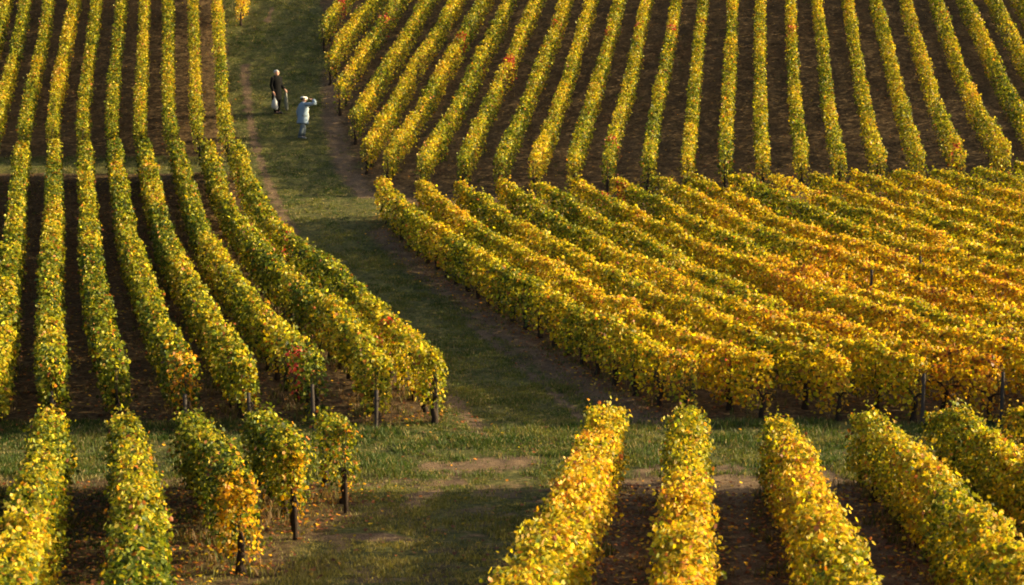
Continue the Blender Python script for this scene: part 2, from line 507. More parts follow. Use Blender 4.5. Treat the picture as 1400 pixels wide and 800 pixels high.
# ------------------------------------------------------------------ trunks (shared meshes)
def tube(rings, seg=7, cap=True):
    """rings: list of (centre, radius) or (centre, radius_x, radius_y); returns verts, faces of one closed skin"""
    V, Fc = [], []
    n = len(rings)
    for i, r in enumerate(rings):
        c = Vector(r[0])
        a = Vector(rings[max(i - 1, 0)][0]); b = Vector(rings[min(i + 1, n - 1)][0])
        t = (b - a).normalized()
        ref = Vector((0, 1, 0)) if abs(t.y) < 0.9 else Vector((1, 0, 0))
        ux = ref.cross(t).normalized(); uy = t.cross(ux).normalized()
        rx = r[1]; ry = r[2] if len(r) > 2 else r[1]
        for k in range(seg):
            an = 2 * math.pi * k / seg
            V.append(tuple(c + ux * (rx * math.cos(an)) + uy * (ry * math.sin(an))))
    for i in range(n - 1):
        for k in range(seg):
            a = i * seg + k; b = i * seg + (k + 1) % seg
            Fc.append((a, b, b + seg, a + seg))
    if cap:
        Fc.append(tuple(reversed(range(seg)))); Fc.append(tuple(range((n - 1) * seg, n * seg)))
    return V, Fc

class MB:
    def __init__(s): s.V, s.F = [], []
    def add(s, vf):
        V, Fc = vf; o = len(s.V)
        s.V += V; s.F += [tuple(i + o for i in f) for f in Fc]; return s
    def mesh(s, name, smooth=True):
        me = bpy.data.meshes.new(name); me.from_pydata(s.V, [], s.F)
        me.polygons.foreach_set("use_smooth", [smooth] * len(me.polygons)); me.update(); return me

def trunk_mesh(seed):
    rg = random.Random(seed)
    b = MB()
    lean = rg.uniform(-0.07, 0.07); wob = [rg.uniform(-0.02, 0.02) for _ in range(8)]
    rings = []
    for i in range(7):
        f = i / 6
        rings.append(((lean * f + wob[i], wob[(i * 3) % 8] * 1.2, -0.05 + 0.52 * f), (0.064 - 0.024 * f) * rg.uniform(0.78, 1.25)))
    b.add(tube(rings))
    tx, ty, tz = rings[-1][0]
    for sg in (-1, 1):     # two fruiting canes bent along the wire
        arm = [((tx, ty, tz - 0.03), 0.026), ((tx + sg * 0.10, ty, tz + 0.07), 0.018), ((tx + sg * 0.26, ty + rg.uniform(-.02, .02), tz + 0.09), 0.012), ((tx + sg * 0.44, ty, tz + 0.06), 0.008)]
        b.add(tube(arm, 6))
    for k in range(3):     # upright shoots
        ox = rg.uniform(-0.3, 0.3)
        b.add(tube([((tx + ox, ty, tz + 0.06), 0.007), ((tx + ox + rg.uniform(-.04, .04), ty + rg.uniform(-.04, .04), tz + 0.36), 0.006), ((tx + ox + rg.uniform(-.06, .06), ty + rg.uniform(-.05, .05), tz + 0.66), 0.004)], 5))
    me = b.mesh("vine_trunk"); me.materials.append(M_BARK); return me
TRUNKS = [trunk_mesh(i) for i in range(6)]

# ------------------------------------------------------------------ the vine rows, traced on the ground
# height above ground at which each line was traced: H_MID for the hedge middle, H_TOP for its crest
H_MID, H_TOP = 0.95, 1.20
ORD = ["first", "second", "third", "fourth", "fifth", "sixth", "seventh", "eighth", "ninth", "tenth", "eleventh", "twelfth", "thirteenth",
       "fourteenth", "fifteenth", "sixteenth", "seventeenth", "eighteenth", "nineteenth", "twentieth", "twenty-first", "twenty-second",
       "twenty-third", "twenty-fourth", "twenty-fifth", "twenty-sixth", "twenty-seventh", "twenty-eighth", "twenty-ninth"]

UPPER_LEFT = [      # from the track leftwards
    [(294, -60), (297, 0), (299, 44), (302, 91), (304, 142), (308, 172), (312, 186)],
    [(262, -60), (264, 0), (265, 44), (267, 91), (268, 145), (270, 175), (273, 184)],
    [(229, -60), (230, 0), (230, 44), (230, 98), (230, 145), (233, 175), (236, 186)],
    [(200, -60), (198, 0), (196, 44), (194, 101), (191, 148), (192, 184)],
    [(170, -60), (166, 0), (162, 44), (156, 98), (153, 152), (153, 184)],
    [(138, -60), (132, 0), (127, 44), (120, 95), (113, 145), (114, 184)],
    [(111, -60), (101, 0), (93, 44), (81, 105), (74, 145), (72, 184)],
    [(79, -60), (66, 0), (61, 40), (51, 88), (39, 135), (31, 184)],
    [(49, -60), (34, 0), (25, 50), (10, 111), (-2, 152), (-12, 184)],
    [(22, -60), (8, 0), (-1, 40), (-20, 100), (-42, 150), (-55, 184)],
    [(-4, -60), (-22, 0), (-52, 90), (-95, 184)],
]
LOWER_LEFT = [
    [(322, 199), (332, 230), (341, 257), (350, 277), (370, 310), (394, 334), (431, 361), (465, 385), (492, 408), (515, 439), (539, 459), (566, 479), (588, 503), (595, 512)],
    [(283, 199), (294, 233), (302, 267), (322, 304), (350, 341), (377, 371), (411, 402), (444, 425), (475, 452), (498, 478), (512, 502), (517, 514)],
    [(241, 202), (250, 236), (259, 268), (273, 314), (287, 344), (310, 378), (336, 410), (368, 447), (397, 474), (424, 500), (432, 513)],
    [(197, 202), (204, 236), (211, 268), (221, 314), (238, 354), (258, 388), (273, 415), (290, 449), (312, 484), (331, 505), (341, 519)],
    [(156, 199), (160, 236), (166, 268), (172, 314), (184, 354), (199, 395), (209, 429), (223, 462), (240, 492), (257, 519)],
    [(117, 202), (117, 250), (120, 270), (122, 314), (126, 358), (130, 398), (138, 439), (150, 486), (160, 515)],
    [(75, 202), (73, 250), (74, 270), (73, 304), (70, 354), (68, 405), (68, 445), (70, 489), (72, 521)],
    [(30, 202), (24, 260), (19, 331), (13, 371), (8, 405), (3, 456), (-4, 506), (-8, 524)],
    [(-14, 202), (-24, 260), (-38, 331), (-56, 405), (-76, 480), (-86, 524)],
    [(-58, 202), (-74, 260), (-100, 331), (-130, 405), (-160, 480), (-170, 524)],
]
STEEP_RIGHT = [     # from the track rightwards
    [(510, -60), (468, 0), (451, 24), (442, 40)],
    [(551, -60), (515, 0), (495, 20), (475, 44), (455, 76), (450, 86)],
    [(584, -60), (544, 0), (525, 30), (502, 61), (485, 91), (463, 125)],
    [(620, -60), (583, 0), (566, 30), (549, 61), (529, 91), (509, 125), (484, 163)],
    [(658, -60), (623, 0), (606, 30), (590, 57), (566, 91), (549, 125), (529, 159), (500, 202)],
    [(692, -60), (660, 0), (644, 30), (627, 61), (610, 88), (593, 118), (576, 152), (552, 182), (529, 216)],
    [(725, -60), (694, 0), (679, 37), (664, 64), (647, 98), (630, 135), (610, 172), (586, 209), (575, 226)],
    [(758, -60), (732, 0), (717, 37), (697, 85), (677, 125), (657, 169), (631, 225)],
    [(794, -60), (773, 0), (761, 37), (744, 78), (729, 118), (713, 155), (698, 192), (682, 227)],
    [(828, -60), (808, 0), (793, 47), (781, 94), (767, 132), (751, 179), (729, 227)],
    [(864, -60), (847, 0), (835, 44), (825, 84), (813, 125), (798, 172), (782, 227)],
    [(897, -60), (884, 0), (875, 37), (869, 74), (860, 115), (848, 155), (835, 199), (831, 227)],
    [(933, -60), (924, 0), (918, 44), (911, 81), (901, 125), (892, 179), (886, 227)],
    [(969, -60), (962, 0), (956, 47), (951, 98), (948, 142), (943, 189), (940, 227)],
    [(1005, -60), (1002, 0), (1000, 44), (998, 94), (995, 145), (992, 192), (992, 225)],
    [(1041, -60), (1040, 0), (1039, 47), (1039, 94), (1040, 145), (1041, 189), (1044, 223)],
    [(1079, -60), (1081, 0), (1082, 44), (1085, 94), (1089, 145), (1094, 192), (1097, 223)],
    [(1112, -60), (1117, 0), (1123, 44), (1128, 94), (1133, 145), (1143, 192), (1149, 223)],
    [(1151, -60), (1160, 0), (1166, 44), (1173, 88), (1182, 135), (1190, 179), (1204, 222)],
    [(1185, -60), (1197, 0), (1209, 44), (1220, 91), (1231, 135), (1244, 182), (1258, 221)],
    [(1224, -60), (1239, 0), (1251, 44), (1266, 94), (1280, 142), (1296, 182), (1314, 219)],
    [(1263, -60), (1280, 0), (1293, 37), (1308, 81), (1325, 125), (1344, 162), (1364, 192), (1376, 217)],
    [(1298, -60), (1320, 0), (1339, 40), (1355, 78), (1374, 118), (1394, 152), (1406, 175), (1431, 214)],
    [(1336, -60), (1360, 0), (1377, 34), (1394, 71), (1425, 125), (1460, 175), (1484, 212)],
    [(1370, -60), (1397, 0), (1420, 45), (1470, 120), (1537, 209)],
    [(1405, -60), (1436, 0), (1500, 100), (1587, 209)],
    [(1443, -60), (1476, 0), (1545, 100), (1634, 200)],
    [(1481, -60), (1516, 0), (1590, 100), (1688, 200)],
    [(1519, -60), (1556, 0), (1635, 100), (1742, 200)],
]
GOLD_RIGHT = [      # from the track away; traced on the crest
    [(521, 243), (536, 263), (558, 281), (579, 299), (597, 310), (626, 328), (658, 346), (687, 364), (714, 378), (748, 395), (800, 424), (862, 457), (905, 472), (944, 486)],
    [(574, 246), (590, 261), (613, 279), (635, 297), (658, 312), (680, 326), (703, 335), (725, 345), (748, 357), (770, 373), (800, 387), (823, 400), (882, 431), (936, 453), (990, 472), (1048, 488)],
    [(626, 245), (646, 258), (669, 276), (691, 292), (714, 307), (736, 319), (759, 328), (781, 339), (800, 350), (823, 364), (845, 375), (868, 383), (890, 393), (960, 425), (1040, 455), (1100, 474), (1153, 488)],
    [(685, 245), (703, 258), (725, 274), (748, 290), (770, 302), (800, 317), (823, 330), (845, 341), (868, 353), (890, 362), (913, 371), (935, 382), (958, 395), (1060, 434), (1130, 455), (1200, 475), (1258, 489)],
    [(730, 247), (750, 255), (770, 267), (800, 284), (823, 299), (845, 310), (868, 319), (890, 330), (913, 341), (940, 356), (965, 370), (1050, 408), (1120, 434), (1200, 458), (1290, 478), (1366, 490)],
    [(783, 245), (800, 251), (814, 258), (827, 268), (850, 278), (872, 290), (894, 301), (917, 312), (940, 322), (965, 333), (1000, 348), (1100, 386), (1200, 421), (1300, 450), (1400, 475), (1480, 492)],
    [(840, 241), (858, 248), (879, 260), (901, 274), (924, 285), (946, 299), (969, 308), (991, 317), (1014, 328), (1036, 341), (1059, 352), (1081, 362), (1200, 400), (1300, 430), (1400, 456), (1500, 478)],
    [(896, 239), (919, 251), (940, 263), (958, 272), (980, 283), (1003, 292), (1025, 303), (1048, 314), (1070, 324), (1093, 332), (1122, 341), (1145, 349), (1167, 356), (1212, 371), (1300, 398), (1400, 425), (1500, 448)],
    [(946, 240), (967, 249), (985, 257), (1003, 267), (1025, 276), (1048, 286), (1070, 297), (1100, 308), (1122, 315), (1145, 322), (1174, 330), (1201, 339), (1226, 347), (1257, 356), (1330, 378), (1400, 398), (1500, 422)],
    [(1003, 236), (1025, 247), (1048, 257), (1070, 269), (1100, 281), (1122, 290), (1145, 298), (1167, 305), (1190, 312), (1212, 319), (1239, 327), (1271, 337), (1340, 357), (1400, 373), (1500, 397)],
    [(1056, 238), (1077, 247), (1100, 256), (1122, 265), (1145, 274), (1167, 283), (1194, 292), (1221, 302), (1244, 309), (1320, 331), (1400, 351), (1500, 374)],
    [(1110, 236), (1134, 243), (1149, 251), (1174, 262), (1199, 272), (1226, 281), (1253, 291), (1280, 300), (1340, 317), (1400, 332), (1500, 354)],
    [(1165, 235), (1185, 240), (1208, 248), (1230, 257), (1257, 267), (1280, 276), (1340, 294), (1400, 310), (1500, 332)],
    [(1219, 232), (1239, 238), (1262, 246), (1287, 255), (1314, 264), (1336, 271), (1400, 289), (1500, 312)],
    [(1275, 229), (1298, 236), (1320, 243), (1343, 252), (1365, 259), (1392, 267), (1500, 296)],
    [(1332, 227), (1352, 232), (1374, 239), (1400, 247), (1500, 275)],
    [(1388, 224), (1430, 235), (1500, 254)],
]
NEAR_LEFT = [       # from the grassy headland leftwards
    [(441, 559), (452, 566), (463, 575), (472, 582)],
    [(350, 560), (372, 580), (392, 598), (402, 611)],
    [(257, 562), (280, 590), (306, 622), (326, 655)],
    [(167, 562), (179, 604), (184, 641), (187, 678), (187, 719), (189, 760), (192, 800), (196, 870)],
    [(69, 560), (62, 597), (54, 641), (44, 678), (32, 719), (18, 766), (8, 800), (-18, 870)],
    [(-30, 560), (-62, 640), (-110, 740), (-190, 870)],
]
NEAR_RIGHT = [
    [(830, 562), (822, 582), (804, 631), (781, 682), (752, 732), (722, 783), (688, 840), (662, 880)],
    [(941, 556), (939, 597), (940, 648), (938, 699), (937, 749), (937, 793), (938, 880)],
    [(1060, 570), (1080, 600), (1099, 640), (1116, 690), (1136, 735), (1160, 783), (1190, 840), (1212, 880)],
    [(1178, 561), (1198, 576), (1225, 596), (1252, 620), (1280, 644), (1303, 674), (1330, 705), (1360, 738), (1392, 768), (1430, 806), (1500, 875)],
    [(1286, 556), (1310, 573), (1340, 589), (1371, 606), (1402, 624), (1450, 654), (1520, 700), (1640, 780)],
    [(1394, 552), (1430, 572), (1500, 612), (1600, 668), (1700, 730)],
    [(1505, 552), (1560, 580), (1650, 625), (1800, 700)],
    [(1615, 552), (1690, 580), (1800, 622), (1960, 690)],
]

def gold_grad(X, Y):     # the bowl turns more orange towards its lower right
    return 0.19 * np.clip((X - 1.5) / 6.0, 0, 1) * np.clip((52 - Y) / 14.0, 0, 1)

ROWS = {}
def vine_row(key, pts, h, t0, dens, size, shape, label, group, seed, trunks="ends", hi=1.22, lo=0.25, wid=0.25, loose=1.0, tgrad=None):
    P0 = ats(pts, h)
    if pts[-1][0] > 1440 and pts[-1][1] < 500:
        d_ = P0[-1] - P0[-3]; d_ /= np.linalg.norm(d_)
        P0 = np.vstack([P0, P0[-1] + d_ * 3.0, P0[-1] + d_ * 6.0]) if key[0] == "gr" else P0
    P, length = resample(P0, 0.12)
    mid = P[len(P) // 2]
    root = empty("vine_row", (mid[0], mid[1], float(gz(mid[0], mid[1]))))
    tag(root, label, "vine row", group)
    V, Fl, Sz, C = vine_foliage("foliage", P, length, t0, dens, size, shape, seed, hi, lo, wid, loose, tgrad)
    V = V - np.array(root.location)
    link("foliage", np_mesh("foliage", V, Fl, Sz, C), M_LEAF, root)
    rg = random.Random(seed)
    n = int(length / 1.0)
    which = range(n + 1)
    if trunks == "ends": which = [0, 1, n - 1, n] if n > 3 else range(n + 1)
    if trunks == "none": which = []
    for i in which:
        f = (0.12 + i * (length - 0.24) / max(n, 1)) / length * (len(P) - 1)
        k = int(min(f, len(P) - 2)); q = P[k] + (P[k + 1] - P[k]) * (f - k)
        t = P[min(k + 1, len(P) - 1)] - P[max(k - 1, 0)]
        o = bpy.data.objects.new("trunk", TRUNKS[rg.randrange(6)]); col.objects.link(o)
        o.parent = root
        o.location = (q[0] - root.location.x, q[1] - root.location.y, float(gz(q[0], q[1])) - root.location.z)
        o.rotation_euler = (0, 0, math.atan2(t[1], t[0]))
    ROWS[key] = (P, length)
    return root

far = dict(dens=600, size=0.076, shape=KITE, wid=0.215, lo=0.19)
mid_ = dict(dens=980, size=0.064, shape=MIDLEAF, wid=0.24)
near = dict(dens=2450, size=0.047, shape=LOBED8, lo=0.24, loose=1.6, wid=0.225)
for i, p_ in enumerate(UPPER_LEFT):
    vine_row(("ul", i), p_, H_MID, 0.43, **far, seed=100 + i,
             label=f"vine row on the left slope above the cross gap, {ORD[i]} from the grass track", group="vine rows on the left slope above the cross gap")
for i, p_ in enumerate(LOWER_LEFT):
    vine_row(("ll", i), p_, H_MID, 0.37, **mid_, seed=200 + i, trunks="all" if i < 4 else "ends",
             label=f"long vine row on the left slope below the cross gap, {ORD[i]} from the grass track", group="long vine rows on the left slope below the cross gap")
for i, p_ in enumerate(STEEP_RIGHT):
    vine_row(("sr", i), p_, H_MID, 0.43, **far, seed=300 + i,
             label=f"vine row on the steep far right slope, {ORD[i]} counting right from the grass track", group="vine rows on the steep far right slope")
for i, p_ in enumerate(GOLD_RIGHT):
    vine_row(("gr", i), p_, H_TOP, 0.50, **mid_, seed=400 + i, trunks="all" if i < 1 else "ends", lo=0.19, tgrad=gold_grad,
             label=f"golden slanting vine row in the right hollow, {ORD[i]} counting away from the grass track", group="slanting vine rows in the right hollow")
NL = ["short stub of vine row with an orange end, rightmost of the near left rows",
      "short near vine row between the orange-ended stub and the row with three dark trunks",
      "near left vine row ending in golden leaves above a cluster of dark trunks",
      "long straight near left vine row, second counting from the left edge",
      "long near vine row leaning away towards the bottom left corner",
      "vine row just outside the left edge of the picture"]
for i, p_ in enumerate(NEAR_LEFT):
    vine_row(("nl", i), p_, H_TOP, 0.38, **near, seed=500 + i, trunks="all", label=NL[i], group="near left vine rows")
NR = ["brightest golden near vine row, beside the grassy headland",
      "near golden vine row running straight down, between the first and third of its block",
      "near right vine row bending slightly right at its lower end, third from the headland",
      "wide near right vine row slanting to the bottom right corner, fourth from the headland",
      "near right vine row cut by the right edge, fifth from the headland",
      "near right vine row of which only the tip shows at the right edge",
      "vine row just outside the right edge of the picture",
      "vine row well outside the right edge of the picture"]
for i, p_ in enumerate(NEAR_RIGHT):
    vine_row(("nr", i), p_, H_TOP, 0.575 if i < 3 else 0.49, **(dict(near, lo=0.36, dens=2100, wid=0.265) if i == 0 else near), seed=600 + i, trunks="all", label=NR[i], group="near right vine rows")
vine_row(("top", 0), [(345, -60), (336, -20), (328, 6)], H_MID, 0.6, **far, seed=700, label="tip of a vine row at the head of the grass track, left of the track", group="vine rows at the head of the track")

# ------------------------------------------------------------------ wooden posts of the trellises
def post_mesh(h, seed):
    rg = random.Random(seed); b = MB()
    lean = rg.uniform(-0.03, 0.03)
    rings = [((lean * f * h, 0.012 * math.sin(5 * f), -0.12 + f * (h + 0.12)), 0.036 * rg.uniform(0.92, 1.06) * (1 - 0.08 * f)) for f in (0, 0.2, 0.45, 0.7, 0.93)]
    rings.append(((lean * h, 0.01, h), 0.032))
    b.add(tube(rings, 9)); me = b.mesh("wooden_post", False); me.materials.append(M_POST); return me

def wooden_post(px, py, h, label, on_ground=True, seed=0, mat=None):
    q = at(px, py, 0.0 if on_ground else h)
    me = post_mesh(h, seed)
    if mat: me.materials.clear(); me.materials.append(mat)
    o = link("wooden_post", me, None, None, (q[0], q[1], float(gz(*q))))
    tag(o, label, "post", "wooden posts at the row ends")
    return o
wooden_post(597, 579, 0.88, "grey wooden post at the lower end of the left slope row beside the grass track", True, 1)
wooden_post(514, 588, 0.72, "wooden post ending the second left slope row from the grass track", True, 2)
wooden_post(429, 590, 0.85, "tall grey wooden post just behind the short stub with the orange end", True, 3)
wooden_post(342, 592, 0.72, "wooden post at the row end straight above the golden-ended near row", True, 4)
wooden_post(254, 594, 0.72, "wooden post beside the orange vine that ends a left slope row", True, 5)
wooden_post(72, 592, 0.74, "grey wooden post at the row end nearest the left edge", True, 6)
wooden_post(1261, 582, 0.95, "dark wooden post at the front of the golden hollow, left of the pair", True, 7)
wooden_post(1369, 582, 0.98, "dark wooden post at the front of the golden hollow, right of the pair", True, 8)
wooden_post(1192, 369, 1.29, "dark stake standing up among the orange leaves of the hollow", False, 9)
wooden_post(1258, 350, 1.32, "pale stake standing among the green leaves of the hollow", False, 10)
wooden_post(404, 738, 0.44, "stout dark post under the end of the second near left row", True, 11, M_BARK)
wooden_post(473, 702, 0.44, "stout dark post under the orange end of the short stub", True, 12, M_BARK)
wooden_post(948, 566, 1.1, "wooden post at the orange tip of the front golden row", True, 13)

# ------------------------------------------------------------------ grass, weeds, fallen leaves
def scatter(n, x0, x1, y0, y1, rng):
    return rng.uniform(x0, x1, n), rng.uniform(y0, y1, n)

def view_half(Y):                 # half width worth covering at distance Y, a good metre beyond the frame
    return Y * 0.30 + 1.5

def blades(name, X, Y, hgt, wid, tintv, rng, per=4, spread=0.05):
    n = len(X)
    X = np.repeat(X, per) + rng.normal(0, spread, n * per); Y = np.repeat(Y, per) + rng.normal(0, spread, n * per)
    hgt = np.repeat(hgt, per) * rng.uniform(0.5, 1.2, n * per); c = np.repeat(tintv, per, axis=0) * rng.lognormal(0, 0.2, (n * per, 1))
    Z = gz(X, Y) - 0.005
    a = rng.uniform(0, 2 * np.pi, n * per); ln = rng.uniform(0.1, 0.75, n * per) * hgt; la = rng.uniform(0, 2 * np.pi, n * per)
    w = np.repeat(np.broadcast_to(wid, (n,)), per) * rng.uniform(0.6, 1.3, n * per)
    b = np.c_[X, Y, Z]
    d = np.c_[np.cos(a), np.sin(a), 0 * a] * w[:, None]
    lean = np.c_[np.cos(la), np.sin(la), 0 * la] * ln[:, None]
    up = np.c_[0 * a, 0 * a, hgt]
    V = np.stack([b - d, b + d, b + d * 0.6 + lean * 0.4 + up * 0.65, b - d * 0.6 + lean * 0.4 + up * 0.65, b + lean + up], 1).reshape(-1, 3)
    base = (np.arange(n * per) * 5)[:, None]
    F = np.concatenate([base + np.array([[0, 1, 2, 3]]), base + np.array([[3, 2, 4]])], 1).ravel()
    me = np_mesh(name, V, F, np.tile([4, 3], n * per), np.repeat(c, 5, axis=0))
    return link(name, me, M_GRASS)

rng = np.random.default_rng(5)
gx, gy = [], []
for (y0, y1, dens) in ((13, 34, 420), (34, 50, 200), (50, 86, 80)):
    h = view_half(y1); n = int(dens * 2 * h * (y1 - y0))
    X, Y = scatter(n, -h, h, y0, y1, rng)
    k = np.abs(X) < view_half(Y); X, Y = X[k], Y[k]
    g_, d_, p_ = zones(X, Y)
    k = rng.uniform(size=len(X)) < np.clip(g_ * 1.15 - 0.12, 0, 1) * np.clip(0.1 + 1.5 * (p_ - 0.15), 0.05, 1)
    gx.append(X[k]); gy.append(Y[k])
X, Y = np.concatenate(gx), np.concatenate(gy)
pn = np.clip(0.42 + 1.1 * fbm(X / 0.9, Y / 0.5, 61) + 0.5 * fbm(X / 3.0, Y / 3.0, 63) + rng.normal(0, 0.2, len(X)), 0, 1)[:, None]
gc = (1 - pn) * np.array([0.046, 0.080, 0.012]) + pn * np.array([0.18, 0.175, 0.030])
crz = poly_soft(X, Y, CROSS, 0.5, 12)[:, None] * np.clip(0.65 + 1.2 * fbm(X / 0.6, Y / 0.6, 64), 0, 1)[:, None]
gc = gc * (1 - 0.85 * crz) + 0.85 * crz * np.array([0.044, 0.082, 0.010])
hb = np.clip(1.2 - np.hypot((X + 1.2) / 3.2, (Y - 21) / 5.5), 0, 1)[:, None]
gc = gc * (1 - 0.75 * hb) + 0.75 * hb * np.array([0.34, 0.28, 0.06]) * rng.uniform(0.4, 1.3, (len(X), 1))
dry = rng.uniform(size=len(X)) < 0.16
gc[dry] = np.array([0.26, 0.20, 0.07])
tag(blades("grass", X, Y, (0.050 + 0.05 * crz[:, 0]) * (0.55 + 0.9 * np.clip(0.5 + fbm(X / 1.3, Y / 1.3, 62), 0, 1)), 0.0045 + 0.00014 * Y, gc, rng, 5, 0.06),
    "low green and straw coloured grass of the track and the headland", None, None, "stuff")

# weeds along the feet of the rows
wx, wy = [], []
for key, (P, length) in ROWS.items():
    dens = {"nl": 26, "nr": 22, "ll": 26 if key[1] < 4 else 10, "gr": 6 if key[1] > 0 else 10}.get(key[0], 3)
    n = int(length * dens)
    i = rng.integers(0, len(P), n)
    off = rng.normal(0, 0.22, n)
    T = np.gradient(P, axis=0); T /= np.linalg.norm(T, axis=1, keepdims=True)
    clump = np.clip(0.5 + noise2(P[i, 0] * 1.3, P[i, 1] * 1.3, 71), 0, 1)
    k = rng.uniform(size=n) < clump
    wx.append((P[i, 0] - T[i, 1] * off)[k]); wy.append((P[i, 1] + T[i, 0] * off)[k])
X, Y = np.concatenate(wx), np.concatenate(wy)
pn = rng.uniform(0, 1, (len(X), 1))
gc = (1 - pn) * np.array([0.04, 0.07, 0.012]) + pn * np.array([0.14, 0.12, 0.03])
gc[rng.uniform(size=len(X)) < 0.45] = np.array([0.20, 0.125, 0.05])
tag(blades("weeds", X, Y, np.full(len(X), 0.16), 0.010, gc, rng, 6, 0.05), "sparse weeds and dry stalks along the feet of the vines", None, None, "stuff")

# fallen leaves
lx, ly = [], []
for key, (P, length) in ROWS.items():
    dens = {"nl": 170, "nr": 210, "ll": 55, "gr": 20 if key[1] > 0 else 120}.get(key[0], 16)
    n = int(length * dens)
    i = rng.integers(0, len(P), n)
    off = rng.normal(0, 0.45, n)
    T = np.gradient(P, axis=0); T /= np.linalg.norm(T, axis=1, keepdims=True)
    lx.append(P[i, 0] - T[i, 1] * off); ly.append(P[i, 1] + T[i, 0] * off)
hx, hy = scatter(1500, -6, 7, 14, 31, rng); lx.append(hx); ly.append(hy)
X, Y = np.concatenate(lx), np.concatenate(ly)
n = len(X)
nrm = np.array([0, 0, 1.0]) + 0.45 * rand_dir(n, rng)
c = palette(rng.choice([0.6, 0.80, 0.9, 0.97, 1.0, 1.0, 1.0, 1.0, 1.0], n) + rng.normal(0, 0.04, n)) * rng.lognormal(-0.25, 0.3, (n, 1))
V, Fl, Sz, C = build_leaves(np.c_[X, Y, gz(X, Y) + 0.03], nrm, rand_dir(n, rng), rng.uniform(0.025, 0.066, n), c, MIDLEAF, rng, 0.1)
tag(link("fallen_leaves", np_mesh("fallen_leaves", V, Fl, Sz, C), M_LITTER), "fallen brown and orange vine leaves lying on the soil", None, None, "stuff")

# ------------------------------------------------------------------ people
def skin_body(name, joints, bones, mat):
    names = list(joints)
    me = bpy.data.meshes.new(name)
    me.from_pydata([joints[k][:3] for k in names], [(names.index(a), names.index(b)) for a, b in bones], [])
    o = bpy.data.objects.new(name, me); col.objects.link(o)
    md = o.modifiers.new("skin", 'SKIN')
    for i, k in enumerate(names):
        r = joints[k][3]; me.skin_vertices[0].data[i].radius = (r, joints[k][4] if len(joints[k]) > 4 else r)
    me.skin_vertices[0].data[0].use_root = True
    sb = o.modifiers.new("sub", 'SUBSURF'); sb.levels = sb.render_levels = 2
    dg = bpy.context.evaluated_depsgraph_get()
    new = bpy.data.meshes.new_from_object(o.evaluated_get(dg))
    new.name = name
    bpy.data.objects.remove(o)
    new.materials.clear(); new.materials.append(mat)
    new.polygons.foreach_set("use_smooth", [True] * len(new.polygons))
    return link(name, new)

M_SKIN = simple_mat("skin", (0.50, 0.27, 0.19), 0.55, 60, 0.08, 0.05)
M_BLACK = simple_mat("black_cloth", (0.005, 0.005, 0.005), 1.0, 40, 0.3, 0.3)
M_BLUE = simple_mat("pale_blue_cloth", (0.16, 0.215, 0.28), 0.9, 40, 0.12, 0.3)
M_GREYBLUE = simple_mat("grey_blue_cloth", (0.09, 0.115, 0.135), 0.9, 40, 0.15, 0.3)
M_WHITE = simple_mat("white_cloth", (0.80, 0.78, 0.73), 0.8, 40, 0.06, 0.2)
M_HAIR_GREY = simple_mat("grey_hair", (0.36, 0.35, 0.34), 0.7, 90, 0.3, 0.4)
M_HAIR_DARK = simple_mat("dark_hair", (0.02, 0.014, 0.01), 0.6, 90, 0.3, 0.4)
M_SHOE = simple_mat("dark_leather", (0.02, 0.017, 0.015), 0.5, 30, 0.2, 0.2)
M_EYE = simple_mat("eye", (0.03, 0.02, 0.02), 0.3, 10, 0.1, 0)
M_BAG = leaf_mat("plastic_film", 0.35, 0.35, 0.5, 1.0)

